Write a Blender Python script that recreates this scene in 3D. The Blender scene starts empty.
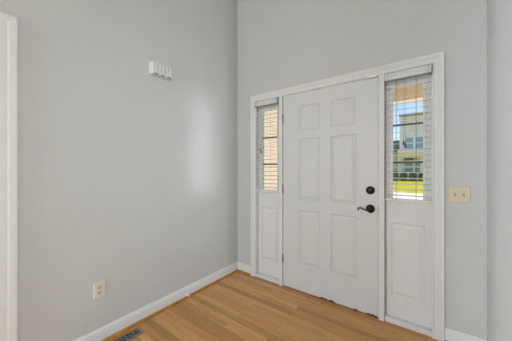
import bpy, bmesh, math, random
from mathutils import Vector, Matrix

random.seed(7)
S = bpy.context.scene
COL = S.collection
PI = math.pi

# ------------------------------------------------------------------ camera, sky, sun, area lights, exposure
cam_d = bpy.data.cameras.new('camera')
cam_d.sensor_width = 36.0
cam_d.lens = 36.0 * 233.0 / 512.0
cam_d.shift_y = -(168.8 - 170.5) / 512.0 * -1.0
cam_d.clip_start = 0.02
cam = bpy.data.objects.new('camera', cam_d)
COL.objects.link(cam)
cam.location = (1.912, -2.177, 1.256)
cam.rotation_euler = (PI / 2, 0, math.atan2(0.5984, 0.8013))
S.camera = cam

W = bpy.data.worlds.new('sky')
S.world = W
W.use_nodes = True
wn = W.node_tree.nodes
wl = W.node_tree.links
bg = wn['Background']
sky = wn.new('ShaderNodeTexSky')
sky.sky_type = 'NISHITA'
sky.sun_disc = False
sky.sun_elevation = math.radians(38)
sky.sun_rotation = math.radians(67)
wl.new(sky.outputs['Color'], bg.inputs['Color'])
bg.inputs['Strength'].default_value = 0.215

def sun(name, direction, energy, angle, col):
    d = bpy.data.lights.new(name, 'SUN')
    d.energy = energy
    d.angle = math.radians(angle)
    d.color = col
    o = bpy.data.objects.new(name, d)
    COL.objects.link(o)
    o.rotation_euler = Vector(direction).to_track_quat('-Z', 'Y').to_euler()
    return o

def area(name, loc, direction, sx, sy, watts, col=(1, 1, 1), spread=180):
    d = bpy.data.lights.new(name, 'AREA')
    d.shape = 'RECTANGLE'
    d.size, d.size_y = sx, sy
    d.energy = watts
    d.color = col
    d.spread = math.radians(spread)
    o = bpy.data.objects.new(name, d)
    COL.objects.link(o)
    o.location = loc
    o.rotation_euler = Vector(direction).to_track_quat('-Z', 'Y').to_euler()
    return o

sun('sun', (-0.72, -0.3, -0.6), 5.8, 0.6, (1.0, 0.95, 0.86))
# added fill lamps at unseen wall openings, behind and to the right of the camera
FILL_COL = (0.83, 0.945, 1.0)
area('added_fill_side', (4.93, -3.62, 1.55), (-1, 0.25, 0), 1.9, 1.9, 30, FILL_COL)
area('added_fill_back', (0.48, -5.93, 1.6), (0.1, 1, 0), 0.75, 2.0, 118, FILL_COL)  # added fill for the entry wall
# added fill lamp behind the left doorway, aimed at the right wall
area('added_fill_doorway', (-1.9, -3.70, 1.4), (1, 0.83, 0), 0.40, 1.7, 150, FILL_COL)
# added level lamps at the narrow opening, making the left wall's bright patch
area('added_wall_patch_lamp', (4.93, -2.31, 1.5), (-4.93, 1.77, 0.0), 0.22, 1.0, 0.30, (0.93, 0.97, 1.0), 5)
area('added_fill_left_wall', (4.93, -2.31, 1.5), (-4.93, 1.6, 0.0), 0.36, 0.98, 11, FILL_COL, 62)  # added wide fill for the middle of the left wall

S.view_settings.view_transform = 'Standard'
S.view_settings.look = 'None'
S.view_settings.gamma = 1.0
S.view_settings.use_curve_mapping = False
S.view_settings.exposure = 0.0
S.cycles.max_bounces = 12
S.cycles.diffuse_bounces = 8

# ------------------------------------------------------------------ materials
def mat(name, col, rough=0.5, metal=0.0, spec=0.5, noise=0.0, nscale=30.0, bump=0.0, bscale=200.0):
    m = bpy.data.materials.new(name)
    m.use_nodes = True
    nt = m.node_tree
    b = nt.nodes['Principled BSDF']
    b.inputs['Base Color'].default_value = (*col, 1)
    b.inputs['Roughness'].default_value = rough
    b.inputs['Metallic'].default_value = metal
    b.inputs['Specular IOR Level'].default_value = spec
    if noise or bump:
        tc = nt.nodes.new('ShaderNodeTexCoord')
    if noise:
        n = nt.nodes.new('ShaderNodeTexNoise')
        n.inputs['Scale'].default_value = nscale
        n.inputs['Detail'].default_value = 4
        nt.links.new(tc.outputs['Object'], n.inputs['Vector'])
        r = nt.nodes.new('ShaderNodeValToRGB')
        r.color_ramp.elements[0].position = 0.3
        r.color_ramp.elements[1].position = 0.7
        r.color_ramp.elements[0].color = (*[c * (1 - noise) for c in col], 1)
        r.color_ramp.elements[1].color = (*[min(1, c * (1 + noise)) for c in col], 1)
        nt.links.new(n.outputs['Fac'], r.inputs['Fac'])
        nt.links.new(r.outputs['Color'], b.inputs['Base Color'])
    if bump:
        n2 = nt.nodes.new('ShaderNodeTexNoise')
        n2.inputs['Scale'].default_value = bscale
        nt.links.new(tc.outputs['Object'], n2.inputs['Vector'])
        bp = nt.nodes.new('ShaderNodeBump')
        bp.inputs['Strength'].default_value = bump
        bp.inputs['Distance'].default_value = 0.002
        nt.links.new(n2.outputs['Fac'], bp.inputs['Height'])
        nt.links.new(bp.outputs['Normal'], b.inputs['Normal'])
    return m

def oak_floor_mat():
    m = bpy.data.materials.new('oak_strip_floor')
    m.use_nodes = True
    nt = m.node_tree
    N, L = nt.nodes.new, nt.links.new
    b = nt.nodes['Principled BSDF']
    tc = N('ShaderNodeTexCoord')
    br = N('ShaderNodeTexBrick')
    br.offset = 0.37
    br.offset_frequency = 3
    br.inputs['Scale'].default_value = 1.0
    br.inputs['Brick Width'].default_value = 0.95
    br.inputs['Row Height'].default_value = 0.057
    br.inputs['Mortar Size'].default_value = 0.0011
    br.inputs['Mortar Smooth'].default_value = 0.3
    br.inputs['Color1'].default_value = (0, 0, 0, 1)
    br.inputs['Color2'].default_value = (1, 1, 1, 1)
    br.inputs['Mortar'].default_value = (0.5, 0.5, 0.5, 1)
    L(tc.outputs['Object'], br.inputs['Vector'])
    # per plank tone
    ramp = N('ShaderNodeValToRGB')
    e = ramp.color_ramp.elements
    e[0].position, e[0].color = 0.0, (0.48, 0.238, 0.080, 1)
    e[1].position, e[1].color = 1.0, (0.74, 0.425, 0.168, 1)
    k = e.new(0.3); k.color = (0.58, 0.305, 0.108, 1)
    k = e.new(0.7); k.color = (0.64, 0.350, 0.126, 1)
    L(br.outputs['Color'], ramp.inputs['Fac'])
    # grain: noise stretched along the boards, shifted from plank to plank
    mp = N('ShaderNodeMapping')
    mp.inputs['Scale'].default_value = (1.7, 34, 1)
    L(tc.outputs['Object'], mp.inputs['Vector'])
    add = N('ShaderNodeVectorMath')
    add.operation = 'ADD'
    sc = N('ShaderNodeVectorMath')
    sc.operation = 'SCALE'
    sc.inputs['Scale'].default_value = 17.0
    L(br.outputs['Color'], sc.inputs[0])
    L(mp.outputs['Vector'], add.inputs[0])
    L(sc.outputs['Vector'], add.inputs[1])
    ns = N('ShaderNodeTexNoise')
    ns.inputs['Scale'].default_value = 1.6
    ns.inputs['Detail'].default_value = 7
    ns.inputs['Roughness'].default_value = 0.95
    ns.inputs['Distortion'].default_value = 0.6
    L(add.outputs['Vector'], ns.inputs['Vector'])
    gr = N('ShaderNodeValToRGB')
    gr.color_ramp.elements[0].position = 0.30
    gr.color_ramp.elements[0].color = (0.56, 0.45, 0.35, 1)
    gr.color_ramp.elements[1].position = 0.62
    gr.color_ramp.elements[1].color = (1.06, 1.05, 1.03, 1)
    L(ns.outputs['Fac'], gr.inputs['Fac'])
    mx = N('ShaderNodeMix')
    mx.data_type = 'RGBA'
    mx.blend_type = 'MULTIPLY'
    mx.inputs['Factor'].default_value = 1.0
    L(ramp.outputs['Color'], mx.inputs['A'])
    L(gr.outputs['Color'], mx.inputs['B'])
    # seams
    mo = N('ShaderNodeMix')
    mo.data_type = 'RGBA'
    mo.inputs['B'].default_value = (0.20, 0.09, 0.035, 1)
    mul = N('ShaderNodeMath')
    mul.operation = 'MULTIPLY'
    mul.inputs[1].default_value = 0.55
    L(br.outputs['Fac'], mul.inputs[0])
    L(mul.outputs[0], mo.inputs['Factor'])
    L(mx.outputs['Result'], mo.inputs['A'])
    L(mo.outputs['Result'], b.inputs['Base Color'])
    b.inputs['Roughness'].default_value = 0.38
    bp = N('ShaderNodeBump')
    bp.inputs['Strength'].default_value = 0.15
    bp.inputs['Distance'].default_value = 0.001
    bp.invert = True
    L(br.outputs['Fac'], bp.inputs['Height'])
    L(bp.outputs['Normal'], b.inputs['Normal'])
    return m

def oak_trim_mat():
    m = mat('oak_shoe', (0.39, 0.165, 0.026), 0.4, noise=0.25, nscale=14)
    return m

def glass_mat():
    m = bpy.data.materials.new('clear_glass')
    m.use_nodes = True
    nt = m.node_tree
    nt.nodes.clear()
    o = nt.nodes.new('ShaderNodeOutputMaterial')
    tr = nt.nodes.new('ShaderNodeBsdfTransparent')
    tr.inputs['Color'].default_value = (0.97, 0.985, 0.98, 1)
    gl = nt.nodes.new('ShaderNodeBsdfGlossy')
    gl.inputs['Roughness'].default_value = 0.01
    fr = nt.nodes.new('ShaderNodeFresnel')
    fr.inputs['IOR'].default_value = 1.45
    mx = nt.nodes.new('ShaderNodeMixShader')
    nt.links.new(fr.outputs[0], mx.inputs[0])
    nt.links.new(tr.outputs[0], mx.inputs[1])
    nt.links.new(gl.outputs[0], mx.inputs[2])
    nt.links.new(mx.outputs[0], o.inputs[0])
    return m

def slat_mat():
    m = bpy.data.materials.new('white_slat')
    m.use_nodes = True
    nt = m.node_tree
    b = nt.nodes['Principled BSDF']
    b.inputs['Base Color'].default_value = (0.92, 0.92, 0.90, 1)
    b.inputs['Roughness'].default_value = 0.45
    o = nt.nodes['Material Output']
    tl = nt.nodes.new('ShaderNodeBsdfTranslucent')
    tl.inputs['Color'].default_value = (0.9, 0.9, 0.87, 1)
    mx = nt.nodes.new('ShaderNodeMixShader')
    mx.inputs[0].default_value = 0.42
    nt.links.new(b.outputs[0], mx.inputs[1])
    nt.links.new(tl.outputs[0], mx.inputs[2])
    nt.links.new(mx.outputs[0], o.inputs[0])
    return m

WALL = (0.53, 0.53, 0.525)
M = dict(
    wall=mat('painted_wall', WALL, 0.6, spec=0.3, noise=0.012, nscale=3, bump=0.08, bscale=260),
    ceil=mat('painted_ceiling', (0.78, 0.775, 0.76), 0.8, spec=0.2),
    trim=mat('white_trim_paint', (0.69, 0.688, 0.68), 0.5, spec=0.2),
    door=mat('white_door_paint', (0.62, 0.618, 0.615), 0.45, spec=0.4),
    floor=oak_floor_mat(),
    shoe=oak_trim_mat(),
    glass=glass_mat(),
    slat=slat_mat(),
    vinyl=mat('white_vinyl', (0.80, 0.80, 0.785), 0.4),
    rail=mat('blind_rail', (0.60, 0.61, 0.61), 0.4),
    bracket=mat('bracket_metal', (0.33, 0.34, 0.34), 0.4, metal=0.5),
    cord=mat('blind_cord', (0.17, 0.155, 0.135), 0.8),
    tassel=mat('tassel_wood', (0.10, 0.065, 0.045), 0.5),
    muntin=mat('bronze_muntin', (0.085, 0.080, 0.068), 0.5),
    bronze=mat('oil_rubbed_bronze', (0.035, 0.030, 0.027), 0.36, metal=0.85, noise=0.3, nscale=60),
    steel=mat('dull_hinge_steel', (0.16, 0.155, 0.15), 0.42, metal=0.8),
    rubber=mat('black_rubber', (0.02, 0.019, 0.018), 0.7),
    dirt=mat('worn_strip', (0.055, 0.045, 0.04), 0.85, noise=0.5, nscale=90),
    almond=mat('almond_plastic', (0.62, 0.54, 0.39), 0.45),
    almond_light=mat('light_almond_plastic', (0.66, 0.62, 0.55), 0.45),
    slot=mat('dark_slot', (0.03, 0.025, 0.02), 0.6),
    chime=mat('chime_plastic', (0.63, 0.63, 0.62), 0.5),
    chime_slot=mat('chime_slot', (0.27, 0.27, 0.27), 0.8),
    vent=mat('vent_bronze', (0.30, 0.215, 0.13), 0.42, metal=0.45),
    vent_dark=mat('vent_hole', (0.012, 0.012, 0.012), 0.8),
    vent_scroll=mat('vent_scrollwork', (0.34, 0.31, 0.26), 0.45, metal=0.2),
    white_rubber=mat('white_rubber', (0.80, 0.79, 0.76), 0.5),
    concrete=mat('concrete', (0.80, 0.78, 0.75), 0.85, noise=0.08, nscale=2),
    lawn=mat('lawn', (0.47, 0.43, 0.03), 0.95, spec=0.1, noise=0.22, nscale=1.4),
    siding=mat('tan_lap_siding', (0.37, 0.295, 0.205), 0.7, noise=0.06, nscale=6),
    porch=mat('tan_porch_paint', (0.82, 0.67, 0.46), 0.6, noise=0.07, nscale=5),
    house=mat('pale_grey_siding', (0.80, 0.78, 0.75), 0.8, noise=0.05, nscale=2),
    house_tan=mat('pale_tan_siding', (0.84, 0.70, 0.42), 0.8, noise=0.05, nscale=2),
    house_trim=mat('exterior_white', (0.90, 0.89, 0.88), 0.6),
    roof=mat('grey_shingles', (0.27, 0.265, 0.26), 0.9, noise=0.18, nscale=4),
    roof_pale=mat('pale_grey_gable', (0.60, 0.59, 0.57), 0.9, noise=0.06, nscale=4),
    pane=mat('window_pane_blue', (0.30, 0.39, 0.48), 0.08, spec=0.9),
    shutter=mat('green_shutter', (0.13, 0.19, 0.06), 0.6),
    leaf=mat('shrub_leaf', (0.11, 0.19, 0.028), 0.6, noise=0.75, nscale=3.5),
    stem=mat('shrub_stem', (0.12, 0.075, 0.04), 0.9),
)

# ------------------------------------------------------------------ mesh helpers
class MB:
    """collects geometry and links it as one mesh object"""
    def __init__(self):
        self.bm = bmesh.new()

    def box(self, x0, x1, y0, y1, z0, z1):
        r = bmesh.ops.create_cube(self.bm, size=1.0)
        for v in r['verts']:
            v.co = ((v.co.x + .5) * (x1 - x0) + x0, (v.co.y + .5) * (y1 - y0) + y0, (v.co.z + .5) * (z1 - z0) + z0)
        return r['verts']

    def quad(self, *p):
        return self.bm.faces.new([self.bm.verts.new(q) for q in p])

    def rings(self, rings, cap0=True, cap1=True, closed=True):
        vs = [[self.bm.verts.new(p) for p in r] for r in rings]
        n = len(vs[0])
        for a, b in zip(vs, vs[1:]):
            for i in range(n if closed else n - 1):
                j = (i + 1) % n
                self.bm.faces.new((a[i], a[j], b[j], b[i]))
        if cap0: self.bm.faces.new(list(reversed(vs[0])))
        if cap1: self.bm.faces.new(vs[-1])

    def tube(self, pts, radii, seg=10):
        pts = [Vector(p) for p in pts]
        if not hasattr(radii, '__len__'): radii = [radii] * len(pts)
        rings = []
        up = None
        for i, p in enumerate(pts):
            t = (pts[min(i + 1, len(pts) - 1)] - pts[max(i - 1, 0)]).normalized()
            if up is None:
                up = Vector((0, 0, 1)) if abs(t.z) < .9 else Vector((1, 0, 0))
            a = t.cross(up).normalized()
            b = a.cross(t).normalized()
            up = b
            rings.append([p + (a * math.cos(2 * PI * k / seg) + b * math.sin(2 * PI * k / seg)) * radii[i] for k in range(seg)])
        self.rings(rings)

    def lathe(self, origin, axis, prof, seg=24):
        """prof: list of (radius, distance along axis)"""
        o = Vector(origin)
        q = Vector(axis).normalized().to_track_quat('Z', 'Y')
        rings = []
        for r, h in prof:
            rings.append([o + q @ Vector((r * math.cos(2 * PI * k / seg), r * math.sin(2 * PI * k / seg), h)) for k in range(seg)])
        self.rings(rings)

    def sweep(self, path, prof, mp):
        """sweep an open moulding profile prof [(offset, height)] along a planar path with mitred corners; mp(a, b, h) -> 3D"""
        n = len(path)
        rings = []
        for i, p in enumerate(path):
            p = Vector(p)
            d0 = (p - Vector(path[i - 1])).normalized() if i else None
            d1 = (Vector(path[i + 1]) - p).normalized() if i < n - 1 else None
            if d0 is None: d0 = d1
            if d1 is None: d1 = d0
            n0, n1 = Vector((-d0.y, d0.x)), Vector((-d1.y, d1.x))
            m = (n0 + n1).normalized()
            k = 1.0 / max(.2, m.dot(n0))
            rings.append([mp(*(p + m * (u * k)), h) for u, h in prof])
        self.rings(rings)

    def build(self, name, material, parent=None, bevel=0.0, smooth=False, seg=2):
        bm = self.bm
        bmesh.ops.recalc_face_normals(bm, faces=bm.faces)
        me = bpy.data.meshes.new(name)
        bm.to_mesh(me)
        bm.free()
        if smooth:
            for p in me.polygons: p.use_smooth = True
        me.materials.append(material)
        o = bpy.data.objects.new(name, me)
        COL.objects.link(o)
        if parent is not None:
            o.parent = parent
            wm = Matrix.Translation(-ROOTS.get(parent.name, Vector((0, 0, 0))))
            me.transform(wm)
            ROOTS[o.name] = ROOTS.get(parent.name, Vector((0, 0, 0)))
        if bevel:
            b = o.modifiers.new('bevel', 'BEVEL')
            b.width = bevel
            b.segments = seg
            b.limit_method = 'ANGLE'
        if smooth:
            try:
                me.shade_auto_smooth(angle=math.radians(40)) if hasattr(me, 'shade_auto_smooth') else None
            except Exception:
                pass
        return o

ROOTS = {}

def tag(o, label, cat, group=None, kind=None):
    o['label'] = label
    o['category'] = cat
    if group: o['group'] = group
    if kind: o['kind'] = kind
    return o

def empty(name, loc, label, cat, group=None, kind=None):
    """an Empty at the thing's base; children are modelled in room coordinates and shifted to it"""
    o = bpy.data.objects.new(name, None)
    COL.objects.link(o)
    o.location = loc
    o.empty_display_size = .05
    ROOTS[o.name] = Vector(loc)
    return tag(o, label, cat, group, kind)

def struct(mb, name, material, label, cat, **k):
    return tag(mb.build(name, material, **k), label, cat, kind='structure')

# ------------------------------------------------------------------ the room
H = 4.1          # ceiling height
RX = 2.217       # face of right wall
OX0, OX1, OZ = 0.29, 1.925, 2.035   # opening in the entry wall
DX0, DX1 = 0.650, 1.566             # door slab

mb = MB(); mb.box(-0.02, 5.0, -6.0, 0.03, -0.08, 0)
struct(mb, 'floor', M['floor'], 'honey oak strip hardwood floor', 'floor')

mb = MB()
mb.box(-0.12, OX0, 0, 0.15, 0, H)
mb.box(OX1, RX + .12, 0, 0.15, 0, H)
mb.box(OX0, OX1, 0, 0.15, OZ, H)
struct(mb, 'wall_front', M['wall'], 'light grey painted wall around the entry door', 'wall')

LD0, LD1, LDZ = -2.86, -1.998, 2.045   # doorway in left wall
mb = MB()
mb.box(-0.12, 0, LD1, 0, 0, H)
mb.box(-0.12, 0, -6.0, LD0, 0, H)
mb.box(-0.12, 0, LD0, LD1, LDZ, H)
struct(mb, 'wall_left', M['wall'], 'light grey painted wall carrying the white chime box', 'wall')

mb = MB(); mb.box(RX, RX + .12, -1.1, 0, 0, H)
struct(mb, 'wall_right', M['wall'], 'pale grey wall at the right edge beside the light switch', 'wall')

mb = MB(); mb.box(RX + .12, 5.12, -1.1, -0.98, 0, H)
struct(mb, 'wall_return', M['wall'], 'grey wall of the adjoining room beyond the right wall', 'wall')
mb = MB()
holes = [(-4.6, -2.64, 0.6, 2.5), (-2.52, -2.10, 1.0, 2.0)]  # openings added in this unseen wall to go with the fill lamps
ys = [-6.0, -4.6, -2.64, -2.52, -2.10, -0.98]
for a, b in zip(ys, ys[1:]):
    h = [q for q in holes if abs(q[0] - a) < 1e-6]
    if h:
        mb.box(5.0, 5.12, a, b, 0, h[0][2]); mb.box(5.0, 5.12, a, b, h[0][3], H)
    else:
        mb.box(5.0, 5.12, a, b, 0, H)
struct(mb, 'wall_side', M['wall'], 'grey adjoining room wall with added openings for fill light', 'wall')
mb = MB()
mb.box(-0.12, 0.08, -6.12, -6.0, 0, H); mb.box(0.9, 5.12, -6.12, -6.0, 0, H)
mb.box(0.08, 0.9, -6.12, -6.0, 0, .6); mb.box(0.08, 0.9, -6.12, -6.0, 2.6, H)  # opening added in this unseen wall for the back fill lamp
struct(mb, 'wall_back', M['wall'], 'grey wall with an added tall light opening behind the viewer', 'wall')
mb = MB(); mb.box(-0.12, 5.12, -6.12, 0.15, H, H + .12)
struct(mb, 'ceiling', M['ceil'], 'high white ceiling of the entry hall', 'ceiling')

mb = MB()  # unseen side room, added as a shell around the doorway fill lamp
mb.box(-2.87, -2.75, -6.0, -1.2, 0, 2.7); mb.box(-2.75, -0.12, -6.12, -6.0, 0, 2.7); mb.box(-2.75, -0.12, -1.32, -1.2, 0, 2.7)
struct(mb, 'wall_added_room', M['wall'], 'grey wall of the added side room beyond the left doorway', 'wall')
mb = MB(); mb.box(-2.87, -0.12, -6.12, -1.2, 2.7, 2.8)
struct(mb, 'ceiling_added_room', M['ceil'], 'white ceiling of the added side room beyond the left doorway', 'ceiling')
mb = MB(); mb.box(-2.87, -0.02, -6.12, -1.2, -0.08, 0)
struct(mb, 'floor_added_room', M['floor'], 'oak floor of the added side room beyond the left doorway', 'floor')

# ---- baseboards with oak shoe moulding
BB = [(0, 0), (0.014, 0), (0.014, 0.078), (0.0115, 0.086), (0.0115, 0.092), (0.006, 0.100), (0.004, 0.108), (0, 0.108)]
SH = [(0.014, 0)] + [(0.014 + 0.0165 * math.cos(a * PI / 12), 0.020 * math.sin(a * PI / 12)) for a in range(0, 7)]

def baseboard(name, path, label):
    mp = lambda a, b, h: (a, b, h)
    mb = MB(); mb.sweep(path, BB, mp)
    o = struct(mb, name, M['trim'], label, 'baseboard')
    mb = MB(); mb.sweep(path, SH, mp)
    s = mb.build('shoe_moulding', M['shoe'], o)
    s['label'] = 'stained oak quarter round shoe'
    return o

# sweep offsets to the left of the travelling direction = into the room
# one continuous run: left wall then the short return on the entry wall
baseboard('baseboard_left', [(0.215, 0), (0, 0), (0, -1.922)],
          'white baseboard with oak shoe below the wall outlet')
baseboard('baseboard_right', [(RX, -1.1), (RX, 0), (1.996, 0)], 'short white baseboard below the light switch')

# ---- casing of the entry unit
CAS = [(0, 0), (0, 0.008), (0.006, 0.013), (0.012, 0.013), (0.016, 0.0085), (0.034, 0.0105), (0.042, 0.0175), (0.048, 0.0175),
       (0.051, 0.021), (0.068, 0.021), (0.073, 0.0145), (0.073, 0)]
mb = MB()
mb.sweep([(OX0, 0), (OX0, OZ), (OX1, OZ), (OX1, 0)], CAS, lambda a, b, h: (a, -h, b))
t1 = struct(mb, 'trim_1', M['trim'], 'white stepped casing around entry door and sidelights', 'door casing')
for x0, x1 in ((0.602, 0.647), (1.569, 1.611)):
    mb = MB(); mb.box(x0, x1, -0.016, 0.11, 0, OZ)
    mb.build('mullion_post', M['trim'], t1, bevel=0.004)
mb = MB()
mb.box(OX0, OX1, 0.001, 0.14, OZ - .004, OZ + .001)
mb.box(OX0 - .001, OX0 + .004, 0.001, 0.14, 0, OZ)
mb.box(OX1 - .004, OX1 + .001, 0.001, 0.14, 0, OZ)
mb.build('jamb', M['trim'], t1)
mb = MB(); mb.box(0.647, 1.569, -0.006, 0.14, 0, 0.007)
mb.build('threshold', M['shoe'], t1)

# casing of the doorway on the left wall
mb = MB()
mb.sweep([(LD0 + .003, 0), (LD0 + .003, LDZ), (LD1 - .003, LDZ), (LD1 - .003, 0)], [(0, 0), (0, 0.0135), (0.008, 0.0155), (0.036, 0.0155), (0.046, 0.0175), (0.072, 0.0185), (0.0796, 0.014), (0.0796, 0)], lambda a, b, h: (h, a, b))
struct(mb, 'trim_2', M['trim'], 'white door casing at the left edge on the left wall', 'door casing')

# ------------------------------------------------------------------ panelled boards
def grid_board(mb, x0, x1, z0, z1, y0, y1, holes):
    """a board facing -Y with rectangular holes in its front skin"""
    xs = sorted({x0, x1, *[h[0] for h in holes], *[h[1] for h in holes]})
    zs = sorted({z0, z1, *[h[2] for h in holes], *[h[3] for h in holes]})
    V = {}
    def v(x, y, z):
        k = (round(x, 5), round(y, 5), round(z, 5))
        if k not in V: V[k] = mb.bm.verts.new((x, y, z))
        return V[k]
    inside = lambda cx, cz: any(h[0] < cx < h[1] and h[2] < cz < h[3] for h in holes)
    for a, b in zip(xs, xs[1:]):
        for c, d in zip(zs, zs[1:]):
            if inside((a + b) / 2, (c + d) / 2): continue
            for y in (y0, y1):
                mb.bm.faces.new((v(a, y, c), v(b, y, c), v(b, y, d), v(a, y, d)))
            for (p, q, ox, oz) in (((a, c), (b, c), 0, -1), ((b, c), (b, d), 1, 0), ((b, d), (a, d), 0, 1), ((a, d), (a, c), -1, 0)):
                nx, nz = (a + b) / 2 + ox * ((b - a) / 2 + 1e-4), (c + d) / 2 + oz * ((d - c) / 2 + 1e-4)
                if nx < x0 or nx > x1 or nz < z0 or nz > z1 or inside(nx, nz):
                    mb.bm.faces.new((v(p[0], y0, p[1]), v(q[0], y0, q[1]), v(q[0], y1, q[1]), v(p[0], y1, p[1])))

def raised_panel(x0, x1, z0, z1, y, depth, thick=0.03, rise=0.0005):
    mb = MB()
    def ring(i, yy): return [(x0 + i, yy, z0 + i), (x1 - i, yy, z0 + i), (x1 - i, yy, z1 - i), (x0 + i, yy, z1 - i)]
    mb.rings([ring(0.0004, y + thick), ring(0.0004, y + .0003), ring(0.005, y + depth * .45), ring(0.010, y + depth), ring(0.015, y + depth),
              ring(0.026, y + depth * .55), ring(0.036, y + rise + .0012), ring(0.040, y + rise)])
    return mb

# ------------------------------------------------------------------ the entry door
d1 = empty('door_1', (DX0, 0.0, 0.0), 'white six panel entry door with dark bronze lever', 'door', kind='structure')
HX = [(0.830, 1.058), (1.163, 1.392)]
HZ = [(1.650, 1.898), (0.938, 1.566), (0.276, 0.834)]
holes = [(*hx, *hz) for hx in HX for hz in HZ]
mb = MB(); grid_board(mb, DX0, DX1, 0.0105, 2.029, 0.0, 0.044, holes)
slab = mb.build('door_slab', M['door'], d1)
for h in holes:
    raised_panel(*h, 0.0, 0.008, 0.04).build('raised_panel', M['door'], d1)

def knob_axis(): return (0, -1, 0)
# deadbolt
mb = MB()
mb.lathe((1.505, 0, 1.073), knob_axis(), [(0.035, 0), (0.035, 0.008), (0.032, 0.014), (0.024, 0.017), (0.020, 0.019), (0.012, 0.021), (0.001, 0.0215)], 28)
db = mb.build('deadbolt', M['bronze'], d1, smooth=True)
db['label'] = 'round dark bronze deadbolt'
mb = MB()
mb.rings([[(1.505 + sx * 0.0045 * k, y, 1.073 + sz * 0.014 * k2) for sx, sz in ((-1, -1), (1, -1), (1, 1), (-1, 1))]
          for y, k, k2 in ((-.017, 1, .8), (-.030, 1, 1.0), (-.036, .8, .85))])
mb.build('thumb_turn', M['bronze'], db, bevel=0.002)
# lever
LX, LZ = 1.505, 0.916
mb = MB()
mb.lathe((LX, 0, LZ), knob_axis(), [(0.0355, 0), (0.0355, 0.007), (0.033, 0.012), (0.025, 0.014), (0.019, 0.017), (0.0125, 0.020),
                                    (0.0115, 0.036), (0.0145, 0.041), (0.0155, 0.049), (0.0125, 0.055), (0.001, 0.057)], 28)
lv = mb.build('lever_rose', M['bronze'], d1, smooth=True)
lv['label'] = 'dark bronze lever handle with wavy arm'
ctrl = [(0, -.003, .0088), (-.015, -.007, .0080), (-.030, -.008, .0066), (-.045, -.003, .0058), (-.060, .004, .0056), (-.072, .007, .0058),
        (-.082, .004, .0064), (-.087, -.003, .0078), (-.085, -.009, .0080), (-.080, -.011, .0050)]
pts, rad = [], []
for i in range(len(ctrl) - 1):
    p0, p1, p2, p3 = ctrl[max(i - 1, 0)], ctrl[i], ctrl[i + 1], ctrl[min(i + 2, len(ctrl) - 1)]
    for j in range(4):
        t = j / 4
        q = [0.5 * (2 * b + (c - a) * t + (2 * a - 5 * b + 4 * c - d) * t * t + (3 * b - a - 3 * c + d) * t ** 3) for a, b, c, d in zip(p0, p1, p2, p3)]
        pts.append((LX + q[0], -0.047, LZ + q[1])); rad.append(q[2])
mb = MB(); mb.tube(pts, rad, 12)
mb.build('lever_arm', M['bronze'], lv, smooth=True)
# hinges
for z in (1.785, 1.04, 0.297):
    mb = MB()
    for k in range(3):
        mb.lathe((0.6485, -0.0075, z - .046 + k * .031), (0, 0, 1), [(0.001, 0), (0.0065, 0.0006), (0.0065, 0.0294), (0.001, 0.03)], 14)
    mb.lathe((0.6485, -0.0075, z + .047), (0, 0, 1), [(0.005, 0), (0.005, .003), (0.001, .005)], 12)
    hg = mb.build('hinge', M['steel'], d1, smooth=True)
    hg['label'] = 'dark steel butt hinge'
    mb = MB(); mb.box(0.6475, 0.6497, -0.004, 0.03, z - .045, z + .045)
    mb.build('hinge_leaf', M['steel'], hg)
mb = MB(); mb.box(1.5663, 1.5688, -0.0165, 0.03, 0.872, 0.945)
mb.build('strike_plate', M['steel'], d1, bevel=0.0006)
# worn weatherstrip under the slab
def strip(x0, x1, n, zmax, seed):
    r = random.Random(seed)
    top = [0.012 + zmax * (0.25 + 0.75 * r.random()) * (math.sin(PI * (i + .5) / (n + 1)) ** .5) for i in range(n + 1)]
    mb = MB()
    rings = []
    for i in range(n + 1):
        x = x0 + (x1 - x0) * i / n
        yf = -0.004 - 0.003 * r.random()
        rings.append([(x, yf, 0.0065), (x, yf, top[i]), (x, 0.004, top[i]), (x, 0.004, 0.0065)])
    mb.rings(rings)
    return mb
mb = MB(); mb.box(DX0 + .004, DX1 - .002, 0.004, 0.04, 0.007, 0.0115)
ws = mb.build('door_sweep', M['rubber'], d1)
ws['label'] = 'dark worn sweep under the door'
for a in ((1.06, 1.135, 9, 0.016, 3), (1.145, 1.20, 7, 0.012, 5), (1.375, 1.405, 4, .010, 6), (1.47, 1.565, 10, 0.013, 9), (1.005, 1.012, 2, .012, 4)):
    strip(*a).build('torn_weatherstrip', M['dirt'], ws)

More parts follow.
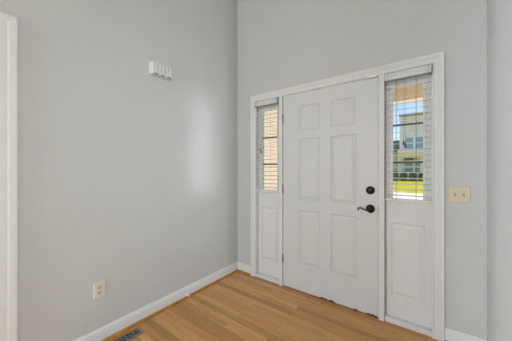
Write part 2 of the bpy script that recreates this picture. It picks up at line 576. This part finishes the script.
# ------------------------------------------------------------------ sidelights
def sidelight(name, x0, x1, label):
    cx = (x0 + x1) / 2
    w = empty(name, (cx, 0.0, 0.0), label, 'window', kind='structure')
    y0, y1 = 0.046, 0.090
    gx0, gx1, gz0, gz1 = cx - 0.104, cx + 0.104, 1.000, 1.930
    px0, px1, pz0, pz1 = cx - 0.116, cx + 0.116, 0.205, 0.812
    mb = MB(); grid_board(mb, x0 + .003, x1 - .003, 0.0, OZ - .003, y0, y1, [(gx0, gx1, gz0, gz1), (px0, px1, pz0, pz1)])
    mb.build('window_frame', M['trim'], w)
    raised_panel(px0, px1, pz0, pz1, y0, 0.009, 0.04).build('lower_panel', M['trim'], w)
    mb = MB()
    BEAD = [(0, 0), (0, .006), (-.006, .008), (-.014, .003), (-.016, 0)]
    pr = [(u, h) for u, h in BEAD]
    mb.sweep([(gx0 + .004, gz0 + .004), (gx0 + .004, gz1 - .004), (gx1 - .004, gz1 - .004), (gx1 - .004, gz0 + .004), (gx0 + .004, gz0 + .004)],
             [(0.018, 0), (0.018, 0.007), (0.010, 0.009), (0.0, 0.003), (0, 0)], lambda a, b, h: (a, y0 - h, b))
    mb.build('glazing_bead', M['vinyl'], w)
    mb = MB(); mb.box(gx0 - .004, gx1 + .004, 0.064, 0.070, gz0 - .004, gz1 + .004)
    mb.build('glass', M['glass'], w)
    for z in (1.308, 1.614):
        mb = MB(); mb.box(gx0, gx1, 0.050, 0.0635, z - .0075, z + .0075)
        mb.build('muntin', M['muntin'], w, bevel=.003)
    mb = MB(); mb.box(x0 + .004, x1 - .004, -0.004, 0.0455, 0, 0.040)
    mb.build('bottom_ledge', M['trim'], w, bevel=.004)
    return cx
SL = (0.290, 0.602)
SR = (1.611, 1.925)
cL = sidelight('window_1', *SL, 'narrow sidelight left of the entry door with tan siding outside')
cR = sidelight('window_2', *SR, 'narrow sidelight right of the entry door showing lawn and house')

# ------------------------------------------------------------------ blinds
def blind(x0, x1, label, cord_x, tassel_z):
    cx = (x0 + x1) / 2
    b = empty('window_blind', (cx, 0.0, 1.0), label, 'blind', 'sidelight blinds')
    a0, a1 = x0 + .006, x1 - .006
    yc = 0.004
    # headrail: shallow channel behind a valance board
    mb = MB()
    mb.box(a0 + .004, a1 - .004, -0.026, 0.028, 1.972, 2.020)
    mb.build('headrail', M['rail'], b, bevel=.003)
    mb = MB()
    mb.rings([[(x, -0.0275, 1.968), (x, -0.0345, 1.970), (x, -0.0365, 1.990), (x, -0.0345, 2.012), (x, -0.0325, 2.024), (x, -0.0275, 2.024)]
              for x in (a0 + .012, a1 - .022)])
    mb.build('valance', M['rail'], b)
    for s, x in ((0, a0 - .003), (1, a1 - .019)):
        mb = MB()
        w = 0.022
        for (bx0, bx1, bz0, bz1) in ((x, x + w, 2.022, 2.0255), (x, x + w, 1.9645, 1.968), (x, x + .0025, 1.968, 2.022), (x + w - .0025, x + w, 1.968, 2.022)):
            mb.box(bx0, bx1, -0.040, 0.030, bz0, bz1)
        br = mb.build('mounting_bracket', M['bracket'], b)
        mb = MB(); mb.box(x + .003, x + w - .003, -0.0385, -0.0365, 1.969, 2.021)
        mb.build('bracket_gate', M['rail'], br)
    # slats: one cambered stack
    mb = MB()
    z = 1.9578
    n = 0
    while z > 1.03:
        prof = []
        for k in range(7):
            u = -1 + 2 * k / 6
            prof.append((yc + 0.019 * u, z + 0.0020 * (1 - u * u) + 0.0024 * u))
        ring = lambda x: [(x, y, zz + .001) for y, zz in prof] + [(x, y, zz - .001) for y, zz in reversed(prof)]
        mb.rings([ring(a0), ring(a1)])
        z -= 0.0457; n += 1
    mb.build('slats', M['slat'], b)
    mb = MB(); mb.box(a0, a1, yc - .025, yc + .025, 1.000, 1.017)
    mb.build('bottom_rail', M['slat'], b, bevel=.004)
    for fx in (0.27, 0.685):
        x = x0 + (x1 - x0) * fx
        mb = MB()
        for y in (yc - .0262, yc + .0262):
            mb.tube([(x, y, 1.97), (x, y, 1.010)], 0.0011, 6)
        mb.build('ladder_cord', M['cord'], b)
    lc = None
    for k, (dx, tz) in enumerate(((0, tassel_z), (0.010, tassel_z - .022))):
        x = cord_x + dx
        mb = MB(); mb.tube([(x, -0.029, 1.966), (x, -0.029, tz)], 0.0010, 6)
        c = mb.build('lift_cord', M['cord'], b)
        mb = MB(); mb.lathe((x, -0.029, tz + .002), (0, 0, -1), [(0.0015, 0), (0.0035, .002), (0.0045, .012), (0.0075, .030), (0.0075, .036), (0.005, .040), (0.001, .041)], 14)
        t = mb.build('tassel', M['tassel'], c, smooth=True)
        t['label'] = 'dark wooden cord tassel'
    return b
blind(*SL, 'white slat blind over the narrow window left of the door', 0.372, 1.488)
blind(*SR, 'white slat blind over the narrow window right of the door', 1.748, 1.480)

# ------------------------------------------------------------------ small wall things
# door contact sensor
mb = MB(); mb.box(1.484, 1.560, -0.030, -0.0100, 2.022, 2.041)
sn = tag(mb.build('door_sensor', M['white_rubber'], bevel=.003), 'small white door contact sensor at top of the entry door', 'sensor')

# door chime
CY0, CY1, CZ0, CZ1, CD = -1.135, -0.947, 2.058, 2.160, 0.054
ch = empty('door_chime', (0, (CY0 + CY1) / 2, CZ0), 'white ribbed door chime box high on the left wall', 'door chime')
mb = MB()
mb.rings([[(x, CY0 + i, CZ0 + i), (x, CY1 - i, CZ0 + i), (x, CY1 - i, CZ1 - i), (x, CY0 + i, CZ1 - i)] for x, i in ((0, 0), (CD - .006, 0), (CD, .005))])
cv = mb.build('cover', M['chime'], ch, bevel=.002)
for k in range(4):
    y = CY0 + .062 + k * .033
    mb = MB()
    mb.rings([[(CD - .002, y, z), (CD + .004, y + .003, z), (CD + .004, y + .010, z), (CD - .002, y + .013, z)] for z in (CZ0 + .022, CZ1 - .008)])
    mb.build('rib', M['chime'], ch)
for k in range(3):
    y = CY0 + .018 + k * .060
    mb = MB(); mb.box(CD - .004, CD + .0012, y, y + .036, CZ0 - .0008, CZ0 + .012)
    s = mb.build('sound_slot', M['chime_slot'], ch)
    s['label'] = 'dark slot along the chime bottom'
for k in range(4):
    y = CY0 + .045 + k * .033
    mb = MB(); mb.box(CD - .004, CD + .0006, y + .006, y + .0095, CZ0 + .026, CZ1 - .012)
    mb.build('grille_groove', M['chime_slot'], ch)

# duplex outlet on left wall
oy, oz = -1.507, 0.384
ot = empty('electrical_outlet', (0, oy, oz - .057), 'light almond duplex outlet low on the left wall', 'outlet')
mb = MB()
mb.rings([[(x, oy - .036 + i, oz - .0575 + i), (x, oy + .036 - i, oz - .0575 + i), (x, oy + .036 - i, oz + .0575 - i), (x, oy - .036 + i, oz + .0575 - i)] for x, i in ((0, 0), (.003, 0), (.0065, .004))])
mb.build('cover_plate', M['almond_light'], ot)
for s in (-1, 1):
    zc = oz + s * .0195
    mb = MB()
    pr = [(0.0165 * math.cos(a), 0.0165 * math.sin(a)) for a in [k * PI / 12 for k in range(24)]]
    pr = [(p, max(-.0125, min(.0125, q))) for p, q in pr]
    mb.rings([[(x, oy + p, zc + q) for p, q in pr] for x in (.004, .0085)])
    rc = mb.build('receptacle', M['almond'], ot)
    mb = MB()
    mb.box(.0080, .0089, oy - .0085, oy - .0055, zc - .003, zc + .0065)
    mb.box(.0080, .0089, oy + .0055, oy + .0085, zc - .003, zc + .0065)
    mb.lathe((.0080, oy, zc - .0075), (1, 0, 0), [(.003, 0), (.003, .0009)], 10)
    mb.build('slot', M['slot'], rc)
mb = MB(); mb.lathe((.006, oy, oz), (1, 0, 0), [(.003, 0), (.003, .0012), (.001, .0016)], 12)
mb.build('screw', M['almond'], ot)

# two gang toggle switch
sx, sz = 2.077, 1.077
sw = empty('light_switch', (sx, 0, sz - .057), 'almond double toggle light switch right of the entry casing', 'light switch')
mb = MB()
mb.rings([[(sx - .060 + i, y, sz - .0575 + i), (sx + .060 - i, y, sz - .0575 + i), (sx + .060 - i, y, sz + .0575 - i), (sx - .060 + i, y, sz + .0575 - i)] for y, i in ((0, 0), (-.003, 0), (-.0065, .004))])
mb.build('cover_plate', M['almond'], sw)
for s in (-1, 1):
    x = sx + s * .023
    mb = MB(); mb.box(x - .0055, x + .0055, -.0072, -.0060, sz - .0125, sz + .0125)
    r = mb.build('toggle_recess', M['slot'], sw)
    mb = MB()
    mb.rings([[(x - .0045 * k, y, z - h), (x + .0045 * k, y, z - h), (x + .0045 * k, y, z + h), (x - .0045 * k, y, z + h)] for y, z, h, k in ((-.006, sz, .0100, 1), (-.012, sz + .004, .0065, .95), (-.0195, sz + .0095, .0035, .85))])
    mb.build('toggle', M['almond'], sw, bevel=.001)
    for zz in (-.030, .030):
        mb = MB(); mb.lathe((x, -.006, sz + zz), (0, -1, 0), [(.003, 0), (.003, .0012), (.001, .0016)], 10)
        mb.build('screw', M['almond'], sw)

# floor register beside the left baseboard
VX0, VX1, VY0, VY1 = 0.052, 0.158, -1.580, -1.258
fv = empty('floor_vent', ((VX0 + VX1) / 2, (VY0 + VY1) / 2, 0), 'dark scrollwork floor register beside the left baseboard', 'floor vent')
mb = MB()
mb.sweep([(VX0, VY0), (VX0, VY1), (VX1, VY1), (VX1, VY0), (VX0, VY0)], [(-.016, 0), (-.016, .005), (-.010, .006), (0, .0015), (0, 0)], lambda a, b, h: (a, b, h))
mb.build('frame', M['vent'], fv)
mb = MB(); mb.box(VX0 + .014, VX1 - .014, VY0 + .014, VY1 - .014, 0.0005, 0.0016)
mb.build('dark_opening', M['vent_dark'], fv)
mb = MB()
nx, ny = 3, 11
for i in range(nx):
    for j in range(ny):
        cx = VX0 + .014 + (i + .5) * (VX1 - VX0 - .028) / nx
        cy = VY0 + .014 + (j + .5) * (VY1 - VY0 - .028) / ny
        r = .0112
        a0 = (i * 2 + j * 3) % 4 * PI / 2
        pts = []
        for k in range(13):
            a = a0 + k / 12 * 1.6 * PI
            rr = r * (1 - .45 * k / 12)
            pts.append((cx + rr * math.cos(a), cy + rr * math.sin(a), .0034))
        mb.tube(pts, .0019, 5)
mb.build('scroll_grille', M['vent_scroll'], fv)

# door stop on the baseboard
ds = empty('door_stop', (0.014, -0.762, 0.0), 'tiny white door stop on the left baseboard', 'door stop')
mb = MB(); mb.lathe((0.0138, -0.762, 0.030), (1, 0, 0), [(.011, 0), (.011, .003), (.006, .006), (.005, .018)], 14)
mb.build('base', M['white_rubber'], ds, smooth=True)
mb = MB(); mb.lathe((0.0318, -0.762, 0.030), (1, 0, 0), [(.006, 0), (.010, .002), (.010, .012), (.006, .015), (.001, .0155)], 14)
mb.build('rubber_tip', M['white_rubber'], ds, smooth=True)

# ------------------------------------------------------------------ outside
GZ = -0.15
mb = MB(); mb.box(-60, 60, 14.0, 90, GZ - .4, GZ)
struct(mb, 'ground', M['lawn'], 'sunlit yellow green lawn outside the right sidelight', 'lawn')
mb = MB(); mb.box(-60, 60, 0.15, 14.0, GZ - .4, GZ - .005)
struct(mb, 'ground_paving', M['concrete'], 'pale concrete paving between the porch and the lawn', 'paving')
mb = MB(); mb.box(-0.6, 6.5, 0.151, 2.15, GZ - .005, -0.03)
struct(mb, 'floor_porch', M['concrete'], 'concrete porch slab outside the entry door', 'porch floor')

# lap siding wall of the house wing left of the porch
mb = MB()
X = -3.0
zz = GZ
prof = []
while zz < 5.2:
    prof += [(X + .016, zz), (X + .004, zz + .125)]
    zz += .125
ringf = lambda y: [(X - 1.5, y, GZ)] + [(x, y, z) for x, z in prof] + [(X - 1.5, y, zz)]
mb.rings([ringf(0.151), ringf(13.0)])
struct(mb, 'wall_siding', M['siding'], 'tan lap siding wall seen through the left sidelight', 'exterior wall')
mb = MB(); mb.box(-0.5, 6.5, 1.90, 2.06, 2.27, 2.56)
struct(mb, 'beam_porch', M['porch'], 'tan porch beam across the top of the right sidelight', 'porch beam')
mb = MB(); mb.box(-0.5, 6.5, 0.151, 2.06, 2.56, 2.62)
struct(mb, 'ceiling_porch', M['porch'], 'tan boarded porch ceiling outside the entry door', 'porch ceiling')

mb = MB(); mb.box(-0.5, -0.34, 1.90, 2.06, -0.03, 2.27)
struct(mb, 'column_porch', M['house_trim'], 'white square porch column outside left of the entry door', 'porch column')

# house across the lawn
HY = 33.0
hs = empty('house', (3.5, HY + 4, GZ), 'pale grey two storey house across the lawn through right sidelight', 'house')
HL, HR = -1.15, 10.0
mb = MB(); mb.box(HL, HR, HY, HY + 9, GZ, 8.0)
mb.build('upper_wall', M['house'], hs)
mb = MB()
mb.rings([[(x, HY - .3, 7.95), (x, HY + 9.3, 7.95), (x, HY + 9.3, 8.2), (x, HY + 4.5, 8.9), (x, HY - .3, 8.2)] for x in (HL - .12, HR + .3)])
mb.build('roof', M['roof'], hs)
mb = MB(); mb.box(HL - 7, HL, HY + .8, HY + 8, GZ, 3.5)
mb.build('garage_wing', M['house_tan'], hs)
mb = MB()
mb.rings([[(x, HY + .3, 3.45), (x, HY + 8.4, 3.45), (x, HY + 8.4, 3.6), (x, HY + 4.4, 5.4), (x, HY + .3, 3.6)] for x in (HL - 7.3, HL)])
mb.build('garage_roof', M['roof'], hs)
mb = MB(); mb.box(HL - .08, HL + .14, HY - .07, HY + .2, GZ, 7.95)
mb.build('corner_board', M['house_trim'], hs)
def hwin(x0, x1, z0, z1, y=HY, dark=False):
    mb = MB()
    for a in ((x0 - .12, x0, z0 - .12, z1 + .12), (x1, x1 + .12, z0 - .12, z1 + .12), (x0, x1, z0 - .12, z0), (x0, x1, z1, z1 + .12),
              (x0, x1, (z0 + z1) / 2 - .04, (z0 + z1) / 2 + .04)):
        mb.box(a[0], a[1], y - .08, y + .02, a[2], a[3])
    w = mb.build('window', M['house_trim'], hs)
    mb = MB(); mb.box(x0, x1, y - .04, y + .01, z0, z1)
    mb.build('pane', M['pane'], w)
for x0, x1, z0, z1 in ((-0.62, 0.22, 3.75, 5.25), (0.46, 1.30, 3.75, 5.25), (3.2, 4.1, 3.75, 5.25), (-0.70, 0.20, 0.75, 2.15), (0.42, 1.0, 0.75, 2.15), (3.2, 4.1, .75, 2.15)):
    hwin(x0, x1, z0, z1)
mb = MB(); mb.box(HL - .1, HR, HY - 1.9, HY - .01, 3.18, 3.30)
mb.rings([[(x, HY - 2.0, 3.30), (x, HY - .01, 3.30), (x, HY - .01, 3.72), (x, HY - 2.0, 3.40)] for x in (HL - .2, HR + .1)])
mb.build('porch_roof', M['house_trim'], hs)
mb = MB(); mb.box(HL - .1, HR, HY - 1.85, HY - 1.65, 2.62, 3.18)
mb.build('porch_beam', M['house_tan'], hs)
for x in (HL, 1.08, 3.4, 5.6):
    mb = MB(); mb.box(x - .09, x + .09, HY - 1.84, HY - 1.66, GZ, 2.62)
    mb.build('porch_post', M['house_trim'], hs, bevel=.01)
mb = MB(); mb.box(-0.75, 0.28, HY - .1, HY - .02, 2.28, 2.60)
mb.build('window_awning', M['shutter'], hs)

# clipped shrubs in front of the house
def shrub(x, y, rx, ry, h, seed, which):
    r = random.Random(seed)
    root = empty('shrub', (x, y, GZ), which + ' of the green shrubs below the pale house outside', 'shrub', 'hedge shrubs below the pale house')
    mb = MB()
    for k in range(520):
        u, v = r.random() * 2 * PI, math.acos(1 - 1.7 * r.random())
        rr = 0.82 + 0.22 * r.random()
        p = Vector((x + rx * rr * math.sin(v) * math.cos(u), y + ry * rr * math.sin(v) * math.sin(u), GZ + h * .46 + h * .54 * rr * math.cos(v)))
        p.z = max(p.z, GZ + .05)
        s = 0.055 + .05 * r.random()
        a = Vector((r.gauss(0, 1), r.gauss(0, 1), r.gauss(0, 1))).normalized()
        b = a.orthogonal().normalized()
        c = a.cross(b)
        mb.quad(p + b * s, p + c * s * .6 + a * s * .2, p - b * s, p - c * s * .6 + a * s * .2)
    # dense twiggy heart
    rings = []
    for i in range(7):
        t = i / 6
        k = math.sin(PI * (.12 + .8 * t)) * .82
        rings.append([(x + rx * k * math.cos(q * PI / 6), y + ry * k * math.sin(q * PI / 6), GZ + .08 + (h - .22) * t) for q in range(12)])
    mb.rings(rings)
    mb.build('foliage', M['leaf'], root)
    mb = MB(); mb.tube([(x, y, GZ), (x, y, GZ + .3)], .04, 6)
    mb.build('stem', M['stem'], root)
for i, (x, which) in enumerate(((-1.45, 'leftmost'), (-0.55, 'second from left'), (0.35, 'third from left'), (1.25, 'rightmost'))):
    shrub(x + random.uniform(-.02, .02), 29.9 + random.uniform(-.1, .1), .37, .40, 1.12 + random.uniform(-.1, .12), 40 + i, which)
